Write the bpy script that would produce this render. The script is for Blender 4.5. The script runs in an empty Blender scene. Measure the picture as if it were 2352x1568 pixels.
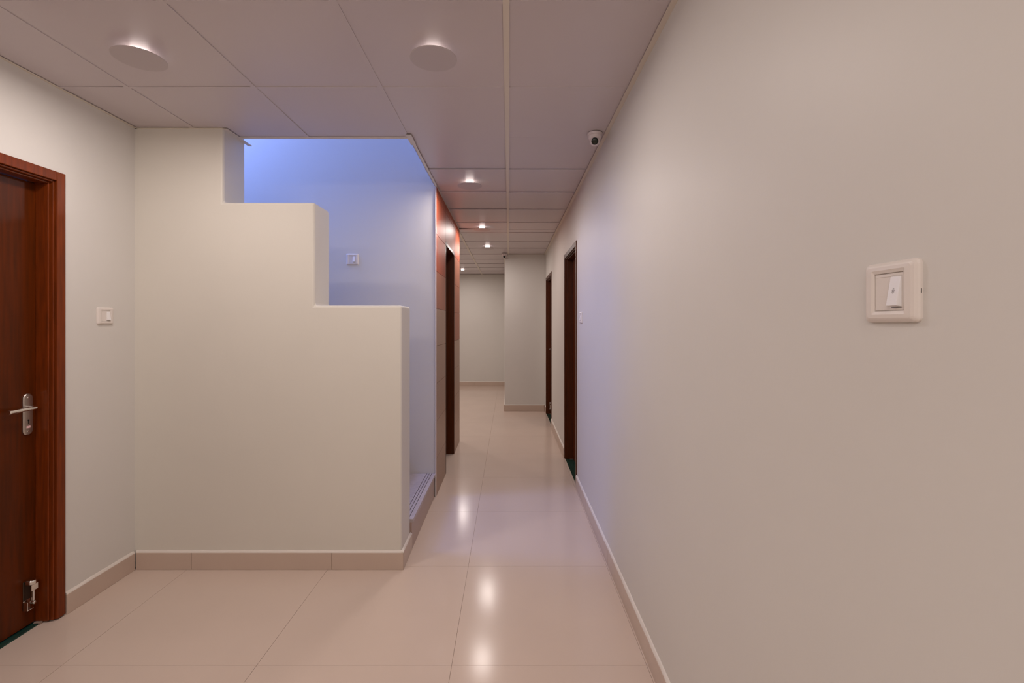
import bpy, bmesh, math, random
from mathutils import Vector, Matrix
random.seed(7)
S = bpy.context.scene
C = S.collection
PI = math.pi

# ------------------------------------------------------------------ camera
cam = bpy.data.cameras.new('camera'); co = bpy.data.objects.new('camera', cam); C.objects.link(co)
co.location = (0, 0, 1.40); co.rotation_euler = (PI / 2, 0, 0)
cam.sensor_width = 36; cam.lens = 36 * 1092 / 2352
cam.shift_x = (1176 - 1169) / 2352; cam.shift_y = (744 - 784) / 2352
cam.clip_start = 0.02; cam.clip_end = 60
S.camera = co
# ------------------------------------------------------------------ world, exposure
S.view_settings.view_transform = 'Standard'; S.view_settings.look = 'None'
S.view_settings.gamma = 1; S.view_settings.exposure = 0.36
S.view_settings.use_curve_mapping = False
W = bpy.data.worlds.new('world'); S.world = W; W.use_nodes = True
W.node_tree.nodes['Background'].inputs[0].default_value = (0.30, 0.42, 1.0, 1)
W.node_tree.nodes['Background'].inputs[1].default_value = 1.0
# ------------------------------------------------------------------ lights of the place and added fill
LAMP_COL = (1.0, 0.885, 0.83)
LAMP_W = 6.6
HALO = 0.75
FILL_W = 24.0
LOBBY_W = 6.5
DAY_W = 60.0
DAY_COL = (0.22, 0.345, 1.0)
def area(name, loc, rot, sx, sy, w, col, shape='RECTANGLE'):
    l = bpy.data.lights.new(name, 'AREA'); l.shape = shape; l.size = sx
    if shape == 'RECTANGLE': l.size_y = sy
    l.energy = w; l.color = col
    o = bpy.data.objects.new(name, l); C.objects.link(o); o.location = loc; o.rotation_euler = rot
    return o
# daylight that comes through the landing window high up on the left of the stairwell
area('daylight_landing_window', (-3.20, 3.405, 3.80), (0, -PI / 2, 0), 1.7, 0.8, DAY_W, DAY_COL)
# unseen fill light added behind the camera to brighten the corridor
area('fill_light_behind_camera', (-0.75, -0.85, 2.45), (math.radians(28), 0, 0), 2.0, 0.5, FILL_W, LAMP_COL)

# ------------------------------------------------------------------ helpers
def mat(name, base, rough=0.5, metal=0.0, coat=0.0, var=0.0, scale=3.0, bump=0.0, bscale=200.0, spec=0.5, col2=None, stretch=None, crough=0.1):
    m = bpy.data.materials.new(name); m.use_nodes = True
    nt = m.node_tree; b = nt.nodes['Principled BSDF']
    b.inputs['Base Color'].default_value = (*base, 1)
    b.inputs['Roughness'].default_value = rough; b.inputs['Metallic'].default_value = metal
    b.inputs['Specular IOR Level'].default_value = spec
    b.inputs['Coat Weight'].default_value = coat; b.inputs['Coat Roughness'].default_value = crough
    tc = nt.nodes.new('ShaderNodeTexCoord'); mp = nt.nodes.new('ShaderNodeMapping')
    nt.links.new(tc.outputs['Object'], mp.inputs['Vector'])
    if stretch: mp.inputs['Scale'].default_value = stretch
    if var or col2:
        n = nt.nodes.new('ShaderNodeTexNoise'); n.inputs['Scale'].default_value = scale; n.inputs['Detail'].default_value = 5
        r = nt.nodes.new('ShaderNodeValToRGB')
        c2 = col2 or tuple(c * (1 - var) for c in base)
        r.color_ramp.elements[0].color = (*c2, 1); r.color_ramp.elements[0].position = 0.35
        r.color_ramp.elements[1].color = (*base, 1); r.color_ramp.elements[1].position = 0.65
        nt.links.new(mp.outputs[0], n.inputs['Vector']); nt.links.new(n.outputs['Fac'], r.inputs[0])
        nt.links.new(r.outputs[0], b.inputs['Base Color'])
    if bump:
        n2 = nt.nodes.new('ShaderNodeTexNoise'); n2.inputs['Scale'].default_value = bscale; n2.inputs['Detail'].default_value = 3
        bp = nt.nodes.new('ShaderNodeBump'); bp.inputs['Strength'].default_value = bump; bp.inputs['Distance'].default_value = 0.002
        nt.links.new(mp.outputs[0], n2.inputs['Vector']); nt.links.new(n2.outputs['Fac'], bp.inputs['Height'])
        nt.links.new(bp.outputs[0], b.inputs['Normal'])
    return m
def emis(name, col, s):
    m = bpy.data.materials.new(name); m.use_nodes = True
    b = m.node_tree.nodes['Principled BSDF']
    b.inputs['Base Color'].default_value = (0.8, 0.8, 0.8, 1)
    b.inputs['Emission Color'].default_value = (*col, 1); b.inputs['Emission Strength'].default_value = s
    return m
M = dict(
    paint=mat('wall_paint', (0.70, 0.675, 0.635), 0.48, var=0.02, scale=2.0, bump=0.12, bscale=60, spec=0.35),
    ceil=mat('ceiling_panel_vinyl', (0.62, 0.555, 0.565), 0.35, var=0.02, scale=1.5, bump=0.05, bscale=90, spec=0.4),
    bar=mat('ceiling_grid_metal', (0.72, 0.65, 0.56), 0.4, spec=0.5),
    void=mat('plenum_dark', (0.05, 0.045, 0.04), 0.9),
    floor=mat('vitrified_tile', (0.65, 0.525, 0.445), 0.16, var=0.03, scale=2.5, spec=0.20),
    grout=mat('floor_grout', (0.30, 0.22, 0.17), 0.8),
    skirt=mat('skirting_tile', (0.58, 0.455, 0.375), 0.28, var=0.03, scale=4),
    skirtpaint=mat('skirting_paint_bead', (0.74, 0.68, 0.62), 0.5, bump=0.5, bscale=40),
    wood=mat('polished_teak', (0.20, 0.036, 0.005), 0.24, coat=0.0, spec=0.22, col2=(0.135, 0.027, 0.005), scale=6, stretch=(14, 14, 1.0), bump=0.08, bscale=30),
    leaf=mat('dark_door_laminate', (0.105, 0.019, 0.002), 0.30, coat=0.0, spec=0.15, col2=(0.072, 0.015, 0.0025), scale=5, stretch=(12, 12, 0.9)),
    darkwood=mat('walnut_veneer', (0.090, 0.020, 0.004), 0.34, coat=0.0, spec=0.2, col2=(0.065, 0.017, 0.005), scale=5, stretch=(12, 12, 0.9)),
    bronze=mat('dark_bronze', (0.10, 0.075, 0.055), 0.35, metal=0.8),
    steppaint=mat('stair_wall_paint', (0.705, 0.672, 0.605), 0.48, var=0.02, scale=2.0, bump=0.12, bscale=60, spec=0.35),
    green=mat('green_marble', (0.008, 0.032, 0.023), 0.18, col2=(0.018, 0.058, 0.045), scale=18, spec=0.4),
    steel=mat('brushed_steel', (0.62, 0.58, 0.53), 0.30, metal=1.0, bump=0.05, bscale=300),
    chrome=mat('bright_steel', (0.80, 0.78, 0.75), 0.15, metal=1.0),
    black=mat('black_hole', (0.01, 0.01, 0.01), 0.6),
    pink=mat('pale_pink_sticker', (0.80, 0.50, 0.50), 0.6),
    plastic=mat('white_switch_plastic', (0.76, 0.70, 0.65), 0.35, spec=0.5),
    plastic2=mat('bright_switch_plastic', (0.86, 0.84, 0.84), 0.30, spec=0.5),
    grey=mat('grey_print', (0.32, 0.30, 0.30), 0.6),
    camplastic=mat('camera_housing_plastic', (0.74, 0.66, 0.66), 0.35),
    lens=mat('dark_lens_glass', (0.008, 0.014, 0.008), 0.12, spec=0.6),
    cop=mat('brown_tile_copper_sheen', (0.42, 0.095, 0.045), 0.45, spec=0.18, col2=(0.32, 0.075, 0.038), scale=3, crough=0.12),
    salmon=mat('brown_tile_salmon_sheen', (0.40, 0.16, 0.10), 0.45, spec=0.18, col2=(0.36, 0.15, 0.10), scale=3),
    tan=mat('tan_tile', (0.34, 0.20, 0.135), 0.32, spec=0.3, col2=(0.35, 0.205, 0.135), scale=3),
    trimwhite=mat('white_edge_trim', (0.85, 0.80, 0.78), 0.3),
    stair=mat('stair_stone', (0.50, 0.43, 0.42), 0.35, col2=(0.42, 0.36, 0.36), scale=30),
    riser=mat('riser_tile', (0.42, 0.30, 0.25), 0.3),
    lampplate=mat('lamp_cover_plastic', (0.55, 0.49, 0.495), 0.5),
    halo=emis('lamp_rim_glow', (1.0, 0.86, 0.80), HALO * 4),
    frame=mat('window_frame_paint', (0.7, 0.7, 0.7), 0.4),
)
def link(name, bm, m, parent=None, smooth=False, bevel=0.0, seg=2, loc=None):
    me = bpy.data.meshes.new(name)
    bmesh.ops.recalc_face_normals(bm, faces=bm.faces)
    bm.to_mesh(me); bm.free()
    for mm in (m if isinstance(m, (list, tuple)) else [m]): me.materials.append(mm)
    if smooth:
        for p in me.polygons: p.use_smooth = True
    o = bpy.data.objects.new(name, me); C.objects.link(o)
    if parent: o.parent = parent
    if loc is not None: o.location = loc
    if bevel:
        b = o.modifiers.new('bevel', 'BEVEL'); b.width = bevel; b.segments = seg; b.limit_method = 'ANGLE'
        b.angle_limit = math.radians(40)
    return o
def box(bm, x0, x1, y0, y1, z0, z1):
    vs = [bm.verts.new(p) for p in ((x0, y0, z0), (x1, y0, z0), (x1, y1, z0), (x0, y1, z0), (x0, y0, z1), (x1, y0, z1), (x1, y1, z1), (x0, y1, z1))]
    for f in ((0, 3, 2, 1), (4, 5, 6, 7), (0, 1, 5, 4), (1, 2, 6, 5), (2, 3, 7, 6), (3, 0, 4, 7)):
        bm.faces.new([vs[i] for i in f])
    return vs
def boxes(*bs):
    bm = bmesh.new()
    for b in bs: box(bm, *b)
    return bm
def prism(pts, axis, a, b):
    bm = bmesh.new()
    def P(u, v, w): return (u, w, v) if axis == 'y' else ((w, u, v) if axis == 'x' else (u, v, w))
    A = [bm.verts.new(P(u, v, a)) for u, v in pts]; B = [bm.verts.new(P(u, v, b)) for u, v in pts]
    bm.faces.new(A); bm.faces.new(B[::-1])
    n = len(pts)
    for i in range(n): bm.faces.new((A[i], B[i], B[(i + 1) % n], A[(i + 1) % n]))
    return bm
def lathe(bm, prof, T=Matrix(), n=24):
    rings = []
    for r, z in prof:
        if r < 1e-6: rings.append([bm.verts.new(T @ Vector((0, 0, z)))])
        else: rings.append([bm.verts.new(T @ Vector((r * math.cos(2 * PI * i / n), r * math.sin(2 * PI * i / n), z))) for i in range(n)])
    for a, b in zip(rings, rings[1:]):
        for i in range(n):
            j = (i + 1) % n
            if len(a) == 1 and len(b) == 1: continue
            if len(a) == 1: bm.faces.new((a[0], b[i], b[j]))
            elif len(b) == 1: bm.faces.new((a[i], a[j], b[0]))
            else: bm.faces.new((a[i], a[j], b[j], b[i]))
def tube(bm, p0, p1, r, n=12):
    p0 = Vector(p0); p1 = Vector(p1); d = p1 - p0
    T = Matrix.Translation(p0) @ d.to_track_quat('Z', 'Y').to_matrix().to_4x4()
    L = d.length; e = min(r * 0.3, L * 0.2)
    lathe(bm, [(0, 0), (r - e, 0), (r, e), (r, L - e), (r - e, L), (0, L)], T, n)
def rrect(w, h, r, k=5):
    out = []
    for cx, cy, a0 in ((w / 2 - r, h / 2 - r, 0), (-w / 2 + r, h / 2 - r, PI / 2), (-w / 2 + r, -h / 2 + r, PI), (w / 2 - r, -h / 2 + r, 1.5 * PI)):
        for i in range(k):
            a = a0 + PI / 2 * i / (k - 1); out.append((cx + r * math.cos(a), cy + r * math.sin(a)))
    return out
def loft(bm, rings, cap0=False, cap1=True):
    R = [[bm.verts.new(p) for p in ring] for ring in rings]
    n = len(R[0])
    for a, b in zip(R, R[1:]):
        for i in range(n): bm.faces.new((a[i], a[(i + 1) % n], b[(i + 1) % n], b[i]))
    if cap0: bm.faces.new(R[0][::-1])
    if cap1: bm.faces.new(R[-1])
def empty(name, loc, label=None, cat=None, group=None, rot=(0, 0, 0), kind=None):
    o = bpy.data.objects.new(name, None); C.objects.link(o); o.location = loc; o.rotation_euler = rot
    o.empty_display_size = 0.05
    return tag(o, label, cat, group, kind)
def tag(o, label=None, cat=None, group=None, kind=None):
    if label: o['label'] = label
    if cat: o['category'] = cat
    if group: o['group'] = group
    if kind: o['kind'] = kind
    return o
def struct(name, bm, m, label=None, **k):
    o = link(name, bm, m, **k); o['kind'] = 'structure'
    if label: o['label'] = label; o['category'] = name.split('_')[0]
    return o

# ------------------------------------------------------------------ dimensions (metres)
XR, XL, ZC = 0.583, -2.14, 2.52          # right wall, left wall, ceiling
YF0, YF1 = 2.72, 2.95                    # stepped wall front and back
XC, YW = -0.60, 3.86                     # left side of corridor, back wall of stairwell
YCE = 5.68                               # end of the tiled corner
YP, YFAR, XP = 7.65, 10.75, -0.07        # pier front, far wall, pier left edge
XLOB, YB = -3.2, -1.25
DH = 2.12
doorA = (4.081, 4.974); doorB = (6.496, 7.446); doorL = (1.38, 2.289)
LY0, LY1, LZ = 4.427, 5.147, 2.17        # opening in the tiled wall

# ------------------------------------------------------------------ walls
def door_wall(y0, y1, doors, x0, x1, top):
    pts = [(y0, 0)]
    for a, b in doors: pts += [(a, 0), (a, DH), (b, DH), (b, 0)]
    pts += [(y1, 0), (y1, top), (y0, top)]
    return prism(pts, 'x', x0, x1)
struct('wall_right', door_wall(YB - 0.1, YFAR + 0.1, [doorA, doorB], XR, XR + 0.16, 2.6), M['paint'], 'long smooth greige wall on the right with two brown doors')
struct('wall_left', door_wall(YB - 0.1, YF0, [doorL], XL - 0.16, XL, 2.6), M['paint'], 'greige side wall at the far left holding the polished brown door')
pts = [(XL - 0.16, 0), (-0.613, 0), (-0.613, 1.507), (-1.111, 1.507), (-1.111, 2.097), (-1.636, 2.097), (-1.636, 5.2), (XL - 0.16, 5.2)]
struct('wall_stair', prism(pts, 'y', YF0, YF1), M['steppaint'], 'stepped cream parapet wall hiding the staircase', bevel=0.014, seg=3)
struct('wall_back', boxes((XL - 0.16, XR + 0.16, YB - 0.1, YB, 0, 2.6)), M['paint'], 'plain wall closing the corridor behind the viewer')
struct('wall_stairwell', boxes((XLOB - 0.1, XC, YW, YW + 0.12, 0, 5.2), (XC, XC + 0.1, YF1 - 0.08, YW, 2.56, 5.2),
       (-1.636, XC + 0.1, 2.80, 2.866, 2.57, 5.2), (XLOB - 0.1, XL - 0.16, YF0, YF1, 0, 5.2)), M['paint'], 'wall of the stairwell tinted blue by daylight, behind the stepped wall')
# left wall of the stairwell with the landing window (out of frame, gives the blue daylight)
struct('wall_landing', boxes((-3.2, -3.1, YF1, YW, 0, 2.90), (-3.2, -3.1, YF1, YW, 4.70, 5.2), (-3.2, -3.1, YF1, 2.99, 2.9, 4.7), (-3.2, -3.1, 3.82, YW, 2.9, 4.7)), M['paint'], 'end wall of the stairwell around the landing window')
wn = struct('window_1', boxes((-3.18, -3.13, 2.99, 3.03, 2.9, 4.7), (-3.18, -3.13, 3.78, 3.82, 2.9, 4.7), (-3.18, -3.13, 3.03, 3.78, 2.9, 2.94),
       (-3.18, -3.13, 3.03, 3.78, 4.66, 4.7), (-3.175, -3.135, 3.03, 3.78, 3.78, 3.81)), M['frame'], 'tall landing window high in the stairwell')
struct('ceiling_stairwell', boxes((-3.3, XC + 0.1, 2.72, 3.98, 5.2, 5.3)), M['paint'], 'high ceiling over the stairwell')
# tiled core between stairwell and lobby
core = struct('wall_tiled', boxes((-0.80, XC, YW + 0.12, LY0, 0, 2.6), (-0.80, XC, LY1, YCE, 0, 2.6), (-0.80, XC, LY0, LY1, LZ, 2.6),
       (-0.95, -0.80, LY0 - 0.2, LY1 + 0.2, 0, 2.6), (XC - 0.001, XC, YW, YW + 0.12, 0, 2.55)), M['paint'],
       'tiled corner wall in glossy copper brown around a dark doorway')
struct('wall_pier', boxes((XP, XR, YP, YFAR, 0, 2.6)), M['paint'], 'pale pier jutting out at the end of the corridor', bevel=0.004)
struct('wall_far', boxes((XLOB - 0.1, XR + 0.16, YFAR, YFAR + 0.1, 0, 2.6)), M['paint'], 'distant greige wall closing the lobby beyond the corridor')
struct('wall_corner', boxes((XLOB, -0.80, YCE - 0.12, YCE, 0, 2.6)), M['paint'], 'lobby wall turning left behind the tiled corner')
struct('wall_lobby', boxes((XLOB - 0.1, XLOB, YCE - 0.12, YFAR, 0, 2.6)), M['paint'], 'left wall of the distant lobby, out of sight')

# cladding tiles; lamp reflection is painted in as redder upper rows
zs = [0, .305, .61, .915, 1.22, 1.525, 1.83, 2.135, 2.44, 2.517]
g = 0.0012
def clad(y0, y1, z0, z1, m):
    link('tile', boxes((XC, XC + 0.010, y0 + g, y1 - g, z0 + g, z1 - g)), m, core, bevel=0.0008, seg=1)
for a, b in zip(zs, zs[1:]):
    for (y0, y1, far) in ((YW - 0.006, LY0, 0), (LY1, YCE, 1)):
        if a >= (1.8 if not far else 2.1): m = M['cop']
        elif a >= (1.5 if not far else 1.2): m = M['salmon']
        else: m = M['tan']
        clad(y0, y1, a, b, m)
clad(LY0, LY1, LZ, 2.44, M['cop']); clad(LY0, LY1, 2.44, 2.517, M['cop'])
struct('trim_1', boxes((XC + 0.003, XC + 0.012, YW - 0.012, YW - 0.007, 0.0, 2.515)), M['trimwhite'], 'thin white edge strip between stairwell wall and copper tiles')

# ------------------------------------------------------------------ floor
fl = struct('floor', boxes((XLOB - 0.1, XR + 0.3, YB - 0.1, YFAR + 0.1, -0.06, -0.0015)), M['grout'], 'glossy cream vitrified tile floor of the corridor')
gx = [XR - 0.018 - 0.8 * k for k in range(6)][::-1]; gx = [x for x in gx if x > XLOB - 0.2]
gy = [1.952 - 0.798 * 4 + 0.798 * k for k in range(18)]
fx = [XLOB - 0.05] + [x for x in gx if x > XLOB] + [XR + 0.035]
fy = [YB] + [y for y in gy if YB < y < YFAR] + [YFAR]
q = 0.0008
def ftile(x0, x1, y0, y1):
    link('tile', boxes((x0 + q, x1 - q, y0 + q, y1 - q, -0.01, 0)), M['floor'], fl)
for x0, x1 in zip(fx, fx[1:]):
    for y0, y1 in zip(fy, fy[1:]):
        xa, xb = max(x0, XL - 0.055), x1
        if y1 <= 5.2:
            if xb <= xa: continue
            ftile(xa, xb, y0, y1)
        else: ftile(x0, x1, y0, y1)

# ------------------------------------------------------------------ skirting
def skirting(name, axis, fixed, side, a, b, label, start=None):
    """axis x: runs along x at y=fixed, facing side (-1/+1); axis y: runs along y at x=fixed"""
    o = empty(name, (0, 0, 0), label, 'baseboard', kind='structure')
    L = 0.8; cuts = [a]; s = a if start is None else start
    while s < b - 0.05:
        if s > a + 0.05: cuts.append(s)
        s += L
    cuts.append(b)
    t = 0.012
    for c0, c1 in zip(cuts, cuts[1:]):
        lo, hi = (fixed, fixed + side * t) if side > 0 else (fixed + side * t, fixed)
        bb = (c0 + .0008, c1 - .0008, lo, hi, 0, 0.097) if axis == 'x' else (lo, hi, c0 + .0008, c1 - .0008, 0, 0.097)
        link('tile', boxes(bb), M['skirt'], o, bevel=0.0015, seg=1)
    # uneven bead of wall paint along the top
    bm = bmesh.new(); n = max(3, int((b - a) / 0.06)); rings = []
    for i in range(n + 1):
        s = a + (b - a) * i / n; w = t - 0.0005 + random.uniform(-.0015, .0012); h = 0.1075 + random.uniform(-.0012, .0018)
        sec = [(0, 0.0965), (w, 0.0965), (w - 0.001, 0.100), (w * 0.45, h - 0.002), (0, h)]
        rings.append([((s, fixed + side * d, z) if axis == 'x' else (fixed + side * d, s, z)) for d, z in sec])
    loft(bm, rings, True, True)
    link('paint_bead', bm, M['skirtpaint'], o)
    return o
skirting('baseboard_right', 'y', XR, -1, YB, doorA[0] - 0.002, 'low cream tile skirting along the near right wall', 1.15)
skirting('baseboard_right', 'y', XR, -1, doorA[1] + 0.002, doorB[0] - 0.002, 'short tile skirting between the two right hand doors')
skirting('baseboard_right', 'y', XR, -1, doorB[1] + 0.002, YP - 0.002, 'tiny piece of skirting between farther door and pier')
skirting('baseboard_front', 'x', YF0, -1, XL + 0.012, -0.601, 'cream tile skirting under the stepped wall', -1.81)
skirting('baseboard_side', 'y', -0.613, 1, YF0 - 0.012, YF1 + 0.004, 'short skirting return on the end of the stepped wall')
skirting('baseboard_left', 'y', XL, 1, doorL[1] + 0.002, YF0 - 0.013, 'cream skirting beside the polished brown door on the left')
skirting('baseboard_left', 'y', XL, 1, YB, doorL[0] - 0.002, 'skirting before the left door, out of frame')
skirting('baseboard_pier', 'x', YP, -1, XP - 0.012, XR - 0.013, 'tile skirting across the front of the pale pier')
skirting('baseboard_pier', 'y', XP, -1, YP - 0.012, YFAR - 0.013, 'tile skirting along the side of the pale pier')
skirting('baseboard_far', 'x', YFAR, -1, XLOB + 0.02, XP - 0.014, 'tile skirting under the distant lobby wall')

# ------------------------------------------------------------------ ceiling
cl = struct('ceiling', boxes((XL, XR, YB, 2.866, 2.550, 2.60), (XC, XR, 2.866, YCE, 2.550, 2.60), (XLOB, XR, YCE, YFAR, 2.550, 2.60)), M['void'],
            'suspended ceiling of grey pink panels in a thin metal grid')
colx = [-0.01 + 0.6 * k for k in range(-6, 1)]
rowy = [2.256 + 0.6 * k for k in range(-6, 15)]
zones = [(XL, XR, YB, 2.856), (XC - 0.01, XR, 2.856, 5.656), (XLOB, XR, 5.656, YFAR)]
lift_special = {(3.456, 0): (0.000, .007), (4.056, 0): (0.001, 0.006)}
for zi, (x0, x1, y0, y1) in enumerate(zones):
    xs = [x0] + [x for x in colx if x0 + 0.06 < x < x1 - 0.06] + [x1]
    ys = [y0] + [y for y in rowy if y0 + 0.06 < y < y1 - 0.04] + [y1]
    for i, (a, b) in enumerate(zip(xs, xs[1:])):
        for j, (c, d) in enumerate(zip(ys, ys[1:])):
            if c > YP - 0.1 and a > XP - 0.1: continue
            bb = min(b, XP) if c > YP - 0.2 and b > XP and a < XP - 0.1 else b
            gap = 0.0035
            bm = boxes((a + gap, bb - gap, c + gap, d - gap, 2.5225, 2.530))
            # panels do not lie quite flat in the grid: lift of each corner
            base = 0.0 if zi == 0 else random.uniform(0.0012, 0.003)
            k0, k1, k2, k3 = (base + abs(random.gauss(0, 0.0007 if zi == 0 else 0.0016)) for _ in range(4))
            if zi == 1 and i == 0 and j in (0, 1): k2 = k3 = 0.006; 
            if zi == 1 and i == 0 and j == 4: k3 = 0.016; k2 = 0.003
            for v in bm.verts:
                u = (v.co.x - a) / (bb - a); w = (v.co.y - c) / (d - c)
                v.co.z += (1 - u) * (1 - w) * k0 + u * (1 - w) * k1 + u * w * k2 + (1 - u) * w * k3
            link('panel', bm, M['ceil'], cl)
    # bars
    hw = 0.012
    def bar(bx, wide=None):
        link('grid_bar', boxes(bx), M['bar'], cl)
    for x in [x for x in colx if x0 + 0.06 < x < x1 - 0.06]:
        yy = min(y1, YP) if x > XP else y1
        if zi == 1 and x < XC + 0.02: continue
        link('grid_bar', boxes((x - hw, x + hw, y0, yy, 2.520, 2.5225), (x - .001, x + .001, y0, yy, 2.5225, 2.55)), M['bar'] if (zi or x > -0.1) else M['ceil'], cl)
    for y in ys[1:-1]:
        xe = XP if y > YP - 0.1 else x1
        link('grid_bar', boxes((x0, xe, y - 0.0075, y + 0.0075, 2.5203, 2.5225), (x0, xe, y - .001, y + .001, 2.5225, 2.55)), M['ceil'], cl)
# wall angles and the open edge of the grid at the stairwell
def ang(bx): link('wall_angle', boxes(bx), M['bar'], cl)
ang((XR - 0.022, XR, YB, YP, 2.516, 2.519)); ang((XL, XL + 0.014, YB, YF0, 2.518, 2.5203))
ang((XL, -1.636, YF0 - 0.006, YF0, 2.518, 2.5202))
ang((-1.636, -1.612, YF0, 2.985, 2.515, 2.5185)); ang((-1.636, XC + 0.01, 2.852, 2.870, 2.517, 2.5215)); ang((-1.636, XC + 0.01, 2.868, 2.870, 2.5215, 2.552))
ang((XC - 0.008, XC + 0.024, 2.80, 2.955, 2.512, 2.516)); ang((XC - 0.002, XC + 0.018, 2.95, YW - 0.01, 2.517, 2.5195)); ang((XC - 0.002, XC, 2.87, YW - 0.01, 2.517, 2.552))
ang((XC + 0.010, XC + 0.016, YW - 0.01, YCE, 2.517, 2.5195)); ang((XP, XR, YP - 0.016, YP, 2.518, 2.5200))
ang((XP - 0.016, XP, YP, YFAR, 2.518, 2.5200)); ang((XLOB, XP, YFAR - 0.018, YFAR, 2.518, 2.5200))

# ------------------------------------------------------------------ doors
def make_door(name, xp, s, y0, y1, label, latch, leaf_label=None, latch_h=1.015, stop_y=None, stop_z=0.09, wood='wood', keyplate=True, th=0.052):
    """xp wall plane, s = +1 when the door goes into +x; local x = depth into the wall * s"""
    o = empty(name, (xp, (y0 + y1) / 2, 0), label, 'door', kind='structure')
    W2 = (y1 - y0) / 2; H = DH
    def X(a, b): return (min(s * a, s * b), max(s * a, s * b))
    bm = bmesh.new()
    def ring(w0, w1, d0, d1):
        xa, xb = X(d0, d1)
        box(bm, xa, xb, -W2 + w0, -W2 + w1, 0.0065, H - w0); box(bm, xa, xb, W2 - w1, W2 - w0, 0.0065, H - w0)
        box(bm, xa, xb, -W2 + w1, W2 - w1, H - w1, H - w0)
    ring(0, 0.044, -0.007, 0.12); ring(0.044, 0.052, 0.004, 0.12); ring(0.052, 0.060, 0.020, 0.12)
    link('frame', bm, M[wood], o, bevel=0.003)
    xa, xb = X(0.078, 0.115)
    leaf = link('leaf', boxes((xa, xb, -W2 + 0.062, W2 - 0.062, 0.012, H - 0.063)), M['leaf'], o, bevel=0.002)
    xa, xb = X(th, 0.16)
    link('threshold', boxes((xa, xb, -W2 + 0.061 * (th > 0.01), W2 - 0.061 * (th > 0.01), 0.0, 0.006)), M['green'], o)
    link('putty', boxes((*X(0.045, 0.075), W2 - 0.076, W2 - 0.061, 0.0, 0.009)), M['grout'], o)
    # lever handle on its long plate
    hy = (W2 - 0.062 - 0.040) if latch > 0 else (-W2 + 0.062 + 0.040)
    d0 = 0.078
    bm = bmesh.new()
    ou = rrect(0.044, 0.190, 0.021, 7); inn = rrect(0.038, 0.184, 0.018, 7)
    zc = latch_h - 0.030
    loft(bm, [[(s * d0, hy + u, zc + v) for u, v in ou], [(s * (d0 - 0.005), hy + u, zc + v) for u, v in ou], [(s * (d0 - 0.008), hy + u, zc + v) for u, v in inn]], True, True)
    link('handle_plate', bm, M['steel'], leaf)
    bm = bmesh.new()
    tube(bm, (s * (d0 - 0.008), hy, latch_h), (s * (d0 - 0.034), hy, latch_h), 0.0095, 16)
    dirn = -1 if latch > 0 else 1
    tube(bm, (s * (d0 - 0.034), hy - dirn * 0.009, latch_h), (s * (d0 - 0.036), hy + dirn * 0.108, latch_h - 0.002), 0.0088, 16)
    tube(bm, (s * (d0 - 0.036), hy + dirn * 0.106, latch_h - 0.002), (s * (d0 - 0.036), hy + dirn * 0.114, latch_h - 0.002), 0.0102, 16)
    link('lever', bm, M['chrome'], leaf, smooth=False)
    bm = bmesh.new()
    T = Matrix.Translation((s * (d0 - 0.0080), hy, latch_h - 0.057)) @ Matrix.Rotation(-s * PI / 2, 4, 'Y')
    lathe(bm, [(0, 0), (0.0042, 0), (0.0042, 0.0006), (0, 0.0006)], T, 12)
    box(bm, *X(d0 - 0.0086, d0 - 0.0080), hy - 0.0018, hy + 0.0018, latch_h - 0.073, latch_h - 0.058)
    link('keyhole', bm, M['black'], leaf)
    for zz in (latch_h + 0.046, latch_h - 0.108):
        bm = bmesh.new()
        lathe(bm, [(0, 0), (0.004, 0), (0.0036, 0.0014), (0, 0.0014)], Matrix.Translation((s * (d0 - 0.008), hy, zz)) @ Matrix.Rotation(-s * PI / 2, 4, 'Y'), 12)
        link('screw', bm, M['chrome'], leaf)
    if keyplate:
        link('sticker', boxes((*X(d0 - 0.0084, d0 - 0.008), hy - 0.009, hy + 0.009, latch_h - 0.093, latch_h - 0.083)), M['pink'], leaf)
    # sprung foot-operated door stop screwed to the leaf
    sy = stop_y - (y0 + y1) / 2 if stop_y else hy
    z = stop_z
    st = link('door_stop', boxes((*X(d0 - 0.003, d0), sy - 0.017, sy + 0.017, z, z + 0.130)), M['bronze'], leaf, bevel=0.0015)
    bm = bmesh.new()
    ou = rrect(0.034, 0.040, 0.015, 6)
    cx = d0 - 0.022
    loft(bm, [[(s * (cx + v), sy + u, z + 0.118) for u, v in ou], [(s * (cx + v), sy + u, z + 0.130) for u, v in ou], [(s * (cx + v * .85), sy + u * .85, z + 0.136) for u, v in ou]], True, True)
    box(bm, *X(d0 - 0.040, d0 - 0.036), sy - 0.015, sy + 0.015, z + 0.090, z + 0.118)
    tube(bm, (s * (d0 - 0.030), sy + 0.002, z + 0.118), (s * (d0 - 0.030), sy + 0.002, z + 0.040), 0.0058, 12)
    tube(bm, (s * (d0 - 0.018), sy + 0.004, z + 0.034), (s * (d0 - 0.038), sy + 0.004, z + 0.030), 0.0085, 12)
    # lower catch: a bent cup plate standing off the leaf
    box(bm, *X(d0 - 0.024, d0 - 0.003), sy - 0.019, sy - 0.016, z, z + 0.040)
    box(bm, *X(d0 - 0.024, d0 - 0.003), sy - 0.016, sy + 0.010, z, z + 0.004)
    box(bm, *X(d0 - 0.006, d0 - 0.003), sy - 0.019, sy + 0.012, z, z + 0.046)
    bm2 = bm
    link('catch_and_rod', bm2, M['chrome'], leaf, bevel=0.001, seg=1)
    return o
make_door('door_1', XL, -1, doorL[0], doorL[1], 'polished red brown wooden door at the far left edge', +1, stop_y=2.185)
make_door('door_2', XR, 1, doorA[0], doorA[1], 'nearer and larger brown door in the right wall', -1, stop_y=4.30, stop_z=0.03, wood='darkwood', keyplate=False, th=0.001)
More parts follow.
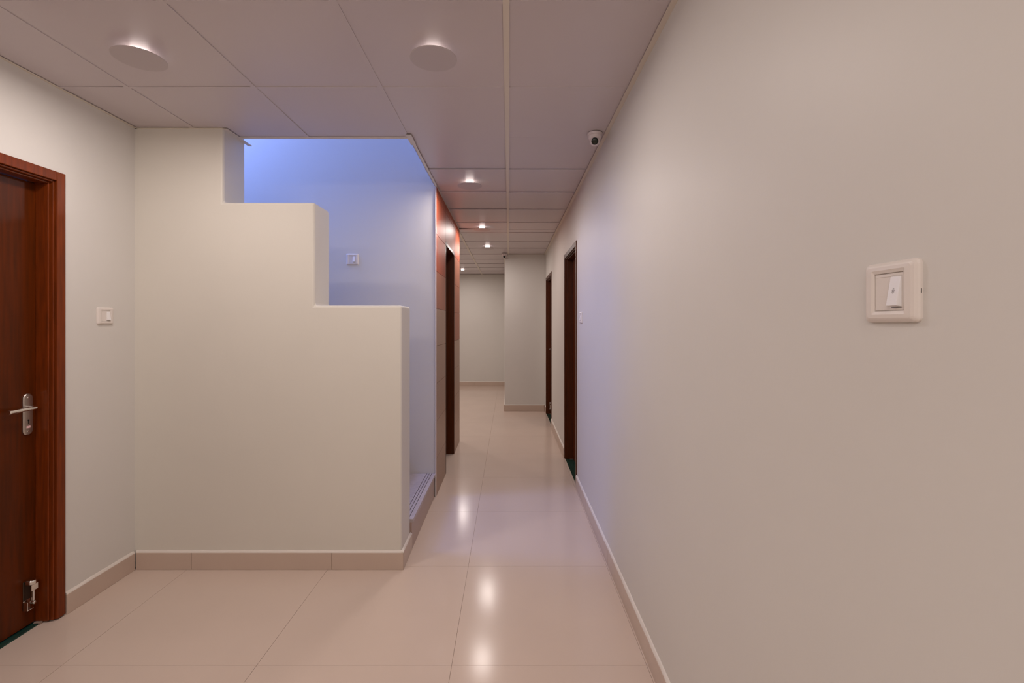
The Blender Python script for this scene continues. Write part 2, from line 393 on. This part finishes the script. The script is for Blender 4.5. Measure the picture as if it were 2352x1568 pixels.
make_door('door_3', XR, 1, doorB[0], doorB[1], 'farther narrow brown door in the right wall beside the pier', +1, stop_y=7.27, stop_z=0.07, wood='darkwood', keyplate=False, th=0.001)
# doorway in the tiled wall
o = empty('door_4', (XC, (LY0 + LY1) / 2, 0), 'dark brown doorway in the tiled wall left of corridor', 'door', kind='structure')
W2 = (LY1 - LY0) / 2
link('frame', boxes((-0.2, 0.0105, -W2, -W2 + 0.03, 0.002, LZ), (-0.2, 0.0105, W2 - 0.03, W2, 0.002, LZ), (-0.2, 0.0105, -W2 + 0.03, W2 - 0.03, LZ - 0.03, LZ)), M['darkwood'], o, bevel=0.002)
link('leaf', boxes((-0.19, -0.155, -W2 + 0.031, W2 - 0.031, 0.01, LZ - 0.031)), M['leaf'], o, bevel=0.002)
link('threshold', boxes((-0.2, -0.072, -W2 + 0.031, W2 - 0.031, 0.0, 0.004)), M['green'], o)

# ------------------------------------------------------------------ staircase
st = empty('staircase', (XC, 3.4, 0), 'stone staircase rising left behind the stepped cream wall', 'stairs')
R, TR = 0.190, 0.27
for k in range(6):
    xr = -0.003 - k * TR
    ya, yb = YF1 - 3.4 + 0.003, YW - 3.4 - 0.003
    if k == 0: link('riser', boxes((xr - 0.02, xr, ya, yb, 0.0, R - 0.022)), M['riser'], st)
    else: link('riser', boxes((xr - 0.02, xr, ya, yb, k * R, (k + 1) * R - 0.022)), M['riser'], st)
    z1 = (k + 1) * R
    # tread split by three anti-slip grooves near its nosing
    bm = bmesh.new(); edge = xr + 0.008
    cutsx = [edge, edge - 0.028, edge - 0.032, edge - 0.048, edge - 0.052, edge - 0.068, edge - 0.072, xr - TR - 0.02 if k < 5 else xr - 0.9]
    for a, b in zip(cutsx[::2], cutsx[1::2]): box(bm, b, a, ya, yb, z1 - 0.022, z1)
    t = link('tread', bm, M['stair'], st)
    link('groove', boxes((cutsx[-2], cutsx[1], ya, yb, z1 - 0.021, z1 - 0.004)), M['void'], t)
    link('step_core', boxes((xr - TR - 0.02 if k < 5 else xr - 0.9, xr - 0.021, ya, yb, max(0.0, k * R - 0.15), z1 - 0.0225)), M['riser'], st)

# ------------------------------------------------------------------ switches
def make_switch(name, loc, rot, label, w=0.100, h=0.092, big=False, group=None):
    """local: x right, z up, y = out of the wall towards -y"""
    o = empty(name, loc, label, 'switch', group, rot)
    bm = bmesh.new(); K = 7
    def ring(W_, H_, r, d): return [(u, -d, v) for u, v in rrect(W_, H_, r, K)]
    ow, oh = 0.055, 0.058
    loft(bm, [ring(w, h, 0.008, 0.0), ring(w, h, 0.008, 0.0035), ring(w - .003, h - .003, 0.0075, 0.0065), ring(w - .009, h - .009, 0.006, 0.0088), ring(w - .018, h - .014, 0.005, 0.0102),
              ring(ow + .008, oh + .010, 0.002, 0.0108), ring(ow, oh, 0.001, 0.0090), ring(ow, oh, 0.001, 0.0062)], True, True)
    link('plate', bm, M['plastic'], o, smooth=False, bevel=0)
    # blank module, left
    mod = link('module', boxes((-ow / 2 + .0007, ow / 2 - .0007, -0.0078, -0.0062, -oh / 2 + 0.0012, oh / 2 - 0.0012)), M['plastic'], o, bevel=0.0004, seg=1)
    link('ridge', boxes((-ow / 2 + .004, ow / 2 - .004, -0.0083, -0.0078, oh / 2 - 0.006, oh / 2 - 0.0052)), M['plastic'], mod)
    for zz in (0.004, -0.006):
        link('embossed_line', boxes((-ow / 2 + .008, -ow / 2 + .019, -0.0080, -0.0078, zz, zz + 0.0007)), M['plastic'], mod)
    # rocker, its lower end standing out
    bm = bmesh.new(); a, b = 0.0045, 0.0235; zt, zb = 0.0225, -0.0225
    vs = [(a, -0.0078, zb), (b, -0.0078, zb), (b, -0.0078, zt), (a, -0.0078, zt), (a, -0.0165, zb + 0.0015), (b, -0.0165, zb + 0.0015), (b, -0.0092, zt), (a, -0.0092, zt)]
    V = [bm.verts.new(v) for v in vs]
    for f in ((0, 1, 2, 3), (4, 7, 6, 5), (0, 4, 5, 1), (3, 2, 6, 7), (0, 3, 7, 4), (1, 5, 6, 2)): bm.faces.new([V[i] for i in f])
    rk = link('rocker', bm, M['plastic2'], o, bevel=0.0005, seg=2)
    link('slot', boxes((a, b, -0.0080, -0.0078, zt + 0.0006, zt + 0.0016)), M['grey'], o)
    link('slot', boxes((a, b, -0.0080, -0.0078, zb - 0.0022, zb - 0.0004)), M['grey'], o)
    if big:
        # bell sign on the rocker
        slope = (0.0165 - 0.0092) / 0.0435
        def F(u, v): return (0.014 + u, -0.0092 - (zt - v) * slope - 0.00012, v)
        bm = bmesh.new()
        def stroke(p, wd=0.00035):
            for p0, p1 in zip(p, p[1:]):
                d = Vector((p1[0] - p0[0], p1[1] - p0[1])); nrm = Vector((-d.y, d.x)).normalized() * wd
                bm.faces.new([bm.verts.new(F(p0[0] + nrm.x, p0[1] + nrm.y)), bm.verts.new(F(p0[0] - nrm.x, p0[1] - nrm.y)), bm.verts.new(F(p1[0] - nrm.x, p1[1] - nrm.y)), bm.verts.new(F(p1[0] + nrm.x, p1[1] + nrm.y))])
        stroke([(0.0002, 0.0052), (-0.0008, 0.0042), (-0.0011, 0.0022), (-0.0024, 0.0008), (0.0024, 0.0008), (0.0011, 0.0022), (0.0008, 0.0042), (-0.0002, 0.0052)])
        for r in (0.0019, 0.0009):
            stroke([(r * math.cos(t * PI / 6), -0.0012 + r * math.sin(t * PI / 6)) for t in range(13)], 0.0003)
        link('bell_sign', bm, M['grey'], rk)
        link('print', boxes((w / 2 - .0002, w / 2 + .0003, -0.0030, -0.0018, -0.0045, 0.0020)), M['black'], o)
    return o
make_switch('bell_switch', (XR, 0.7195, 1.4485), (0, 0, -PI / 2), 'large white bell push switch on the near right wall', big=True)
make_switch('light_switch', (XR, 3.825, 1.452), (0, 0, -PI / 2), 'thin white switch on the right wall just before the nearer door')
make_switch('light_switch', (XL, 2.515, 1.443), (0, 0, PI / 2), 'small white switch beside the polished brown door on the left wall', h=0.09)
make_switch('light_switch', (-1.270, YW, 1.925), (0, 0, 0), 'pale switch on the blue-lit stairwell wall above the steps', w=0.098, h=0.09)

# ------------------------------------------------------------------ cameras on the ceiling
def make_dome(name, loc, look, label, group):
    o = empty(name, loc, label, 'security camera', group)
    bm = bmesh.new(); lathe(bm, [(0, 0), (0.043, 0), (0.0445, -0.003), (0.043, -0.012), (0.040, -0.0135), (0, -0.0135)], n=40)
    link('base', bm, M['camplastic'], o, smooth=False, bevel=0)
    bm = bmesh.new(); lathe(bm, [(0, -0.0138), (0.0405, -0.0138), (0.0412, -0.018), (0.039, -0.027), (0.033, -0.036), (0.029, -0.039), (0, -0.039)], n=40)
    link('socket', bm, M['camplastic'], o, smooth=False)
    c = Vector((0, -0.006, -0.046)); d = Vector(look).normalized()
    T = Matrix.Translation(c) @ d.to_track_quat('Z', 'Y').to_matrix().to_4x4()
    bm = bmesh.new(); prof = [(0, -0.031)] + [(0.031 * math.cos(a), 0.031 * math.sin(a)) for a in [math.radians(t) for t in range(-80, 46, 12)]]
    prof += [(0.0225, 0.0245), (0.0215, 0.0245), (0.0205, 0.0205), (0, 0.0205)]
    lathe(bm, prof, T, 40)
    ball = link('eyeball', bm, M['camplastic'], o, smooth=True)
    bm = bmesh.new(); lathe(bm, [(0, 0.0212), (0.0200, 0.0212), (0.0200, 0.0225), (0.010, 0.0242), (0, 0.0246)], T, 32)
    link('lens', bm, M['lens'], ball, smooth=True)
    return o
make_dome('dome_camera', (0.505, 2.795, 2.520), (-0.22, -1, -0.42), 'white security dome camera on the near ceiling by the right wall', 'dome cameras on the ceiling')
make_dome('dome_camera', (XP + 0.0, 7.56, 2.520), (-0.10, -1, -0.30), 'tiny far dome camera above the left edge of the pier', 'dome cameras on the ceiling')

# ------------------------------------------------------------------ ceiling lamps
def make_lamp(loc, label, w=LAMP_W, first=[None]):
    x, y = loc
    if first[0] is None:
        o = empty('ceiling_light', (x, y, 2.5225), label, 'lamp', 'flat round ceiling lamps')
        bm = bmesh.new(); lathe(bm, [(0, -0.034), (0.094, -0.034), (0.0965, -0.033), (0.0965, -0.031), (0.094, -0.030), (0, -0.030)], n=48)
        link('cover', bm, M['lampplate'], o, smooth=False)
        bm = bmesh.new(); lathe(bm, [(0, 0), (0.031, 0), (0.031, -0.0298), (0, -0.0298)], n=48)
        link('diffuser', bm, M['halo'], o, smooth=False)
        first[0] = o
    else:
        o = first[0].copy(); C.objects.link(o); o.location = (x, y, 2.5225); o['label'] = label
        for ch in first[0].children:
            c = ch.copy(); C.objects.link(c); c.parent = o
    area('lamp_light', (x, y, 2.5225 - 0.035), (0, 0, 0), 0.19, 0.19, w, LAMP_COL, 'DISK')
make_lamp((-0.31, 1.956), 'nearest round flat lamp on the ceiling, at top centre')
make_lamp((-1.52, 1.956), 'round flat lamp on the left part of the near ceiling')
make_lamp((-0.31, 3.756), 'round ceiling lamp in the corridor level with the stairwell')
make_lamp((-0.31, 5.50), 'round ceiling lamp beside the tiled wall, midway down the corridor')
make_lamp((-0.31, 6.85), 'farthest round ceiling lamp inside the corridor, before the pier')
make_lamp((-0.95, 9.75), 'round lamp in the distant lobby ceiling', LOBBY_W)
make_lamp((-2.2, 8.0), 'unseen round lamp added on the left of the lobby ceiling to brighten it', LOBBY_W * 3.0)  # extra lamp out of view, added to lift the far lobby wall
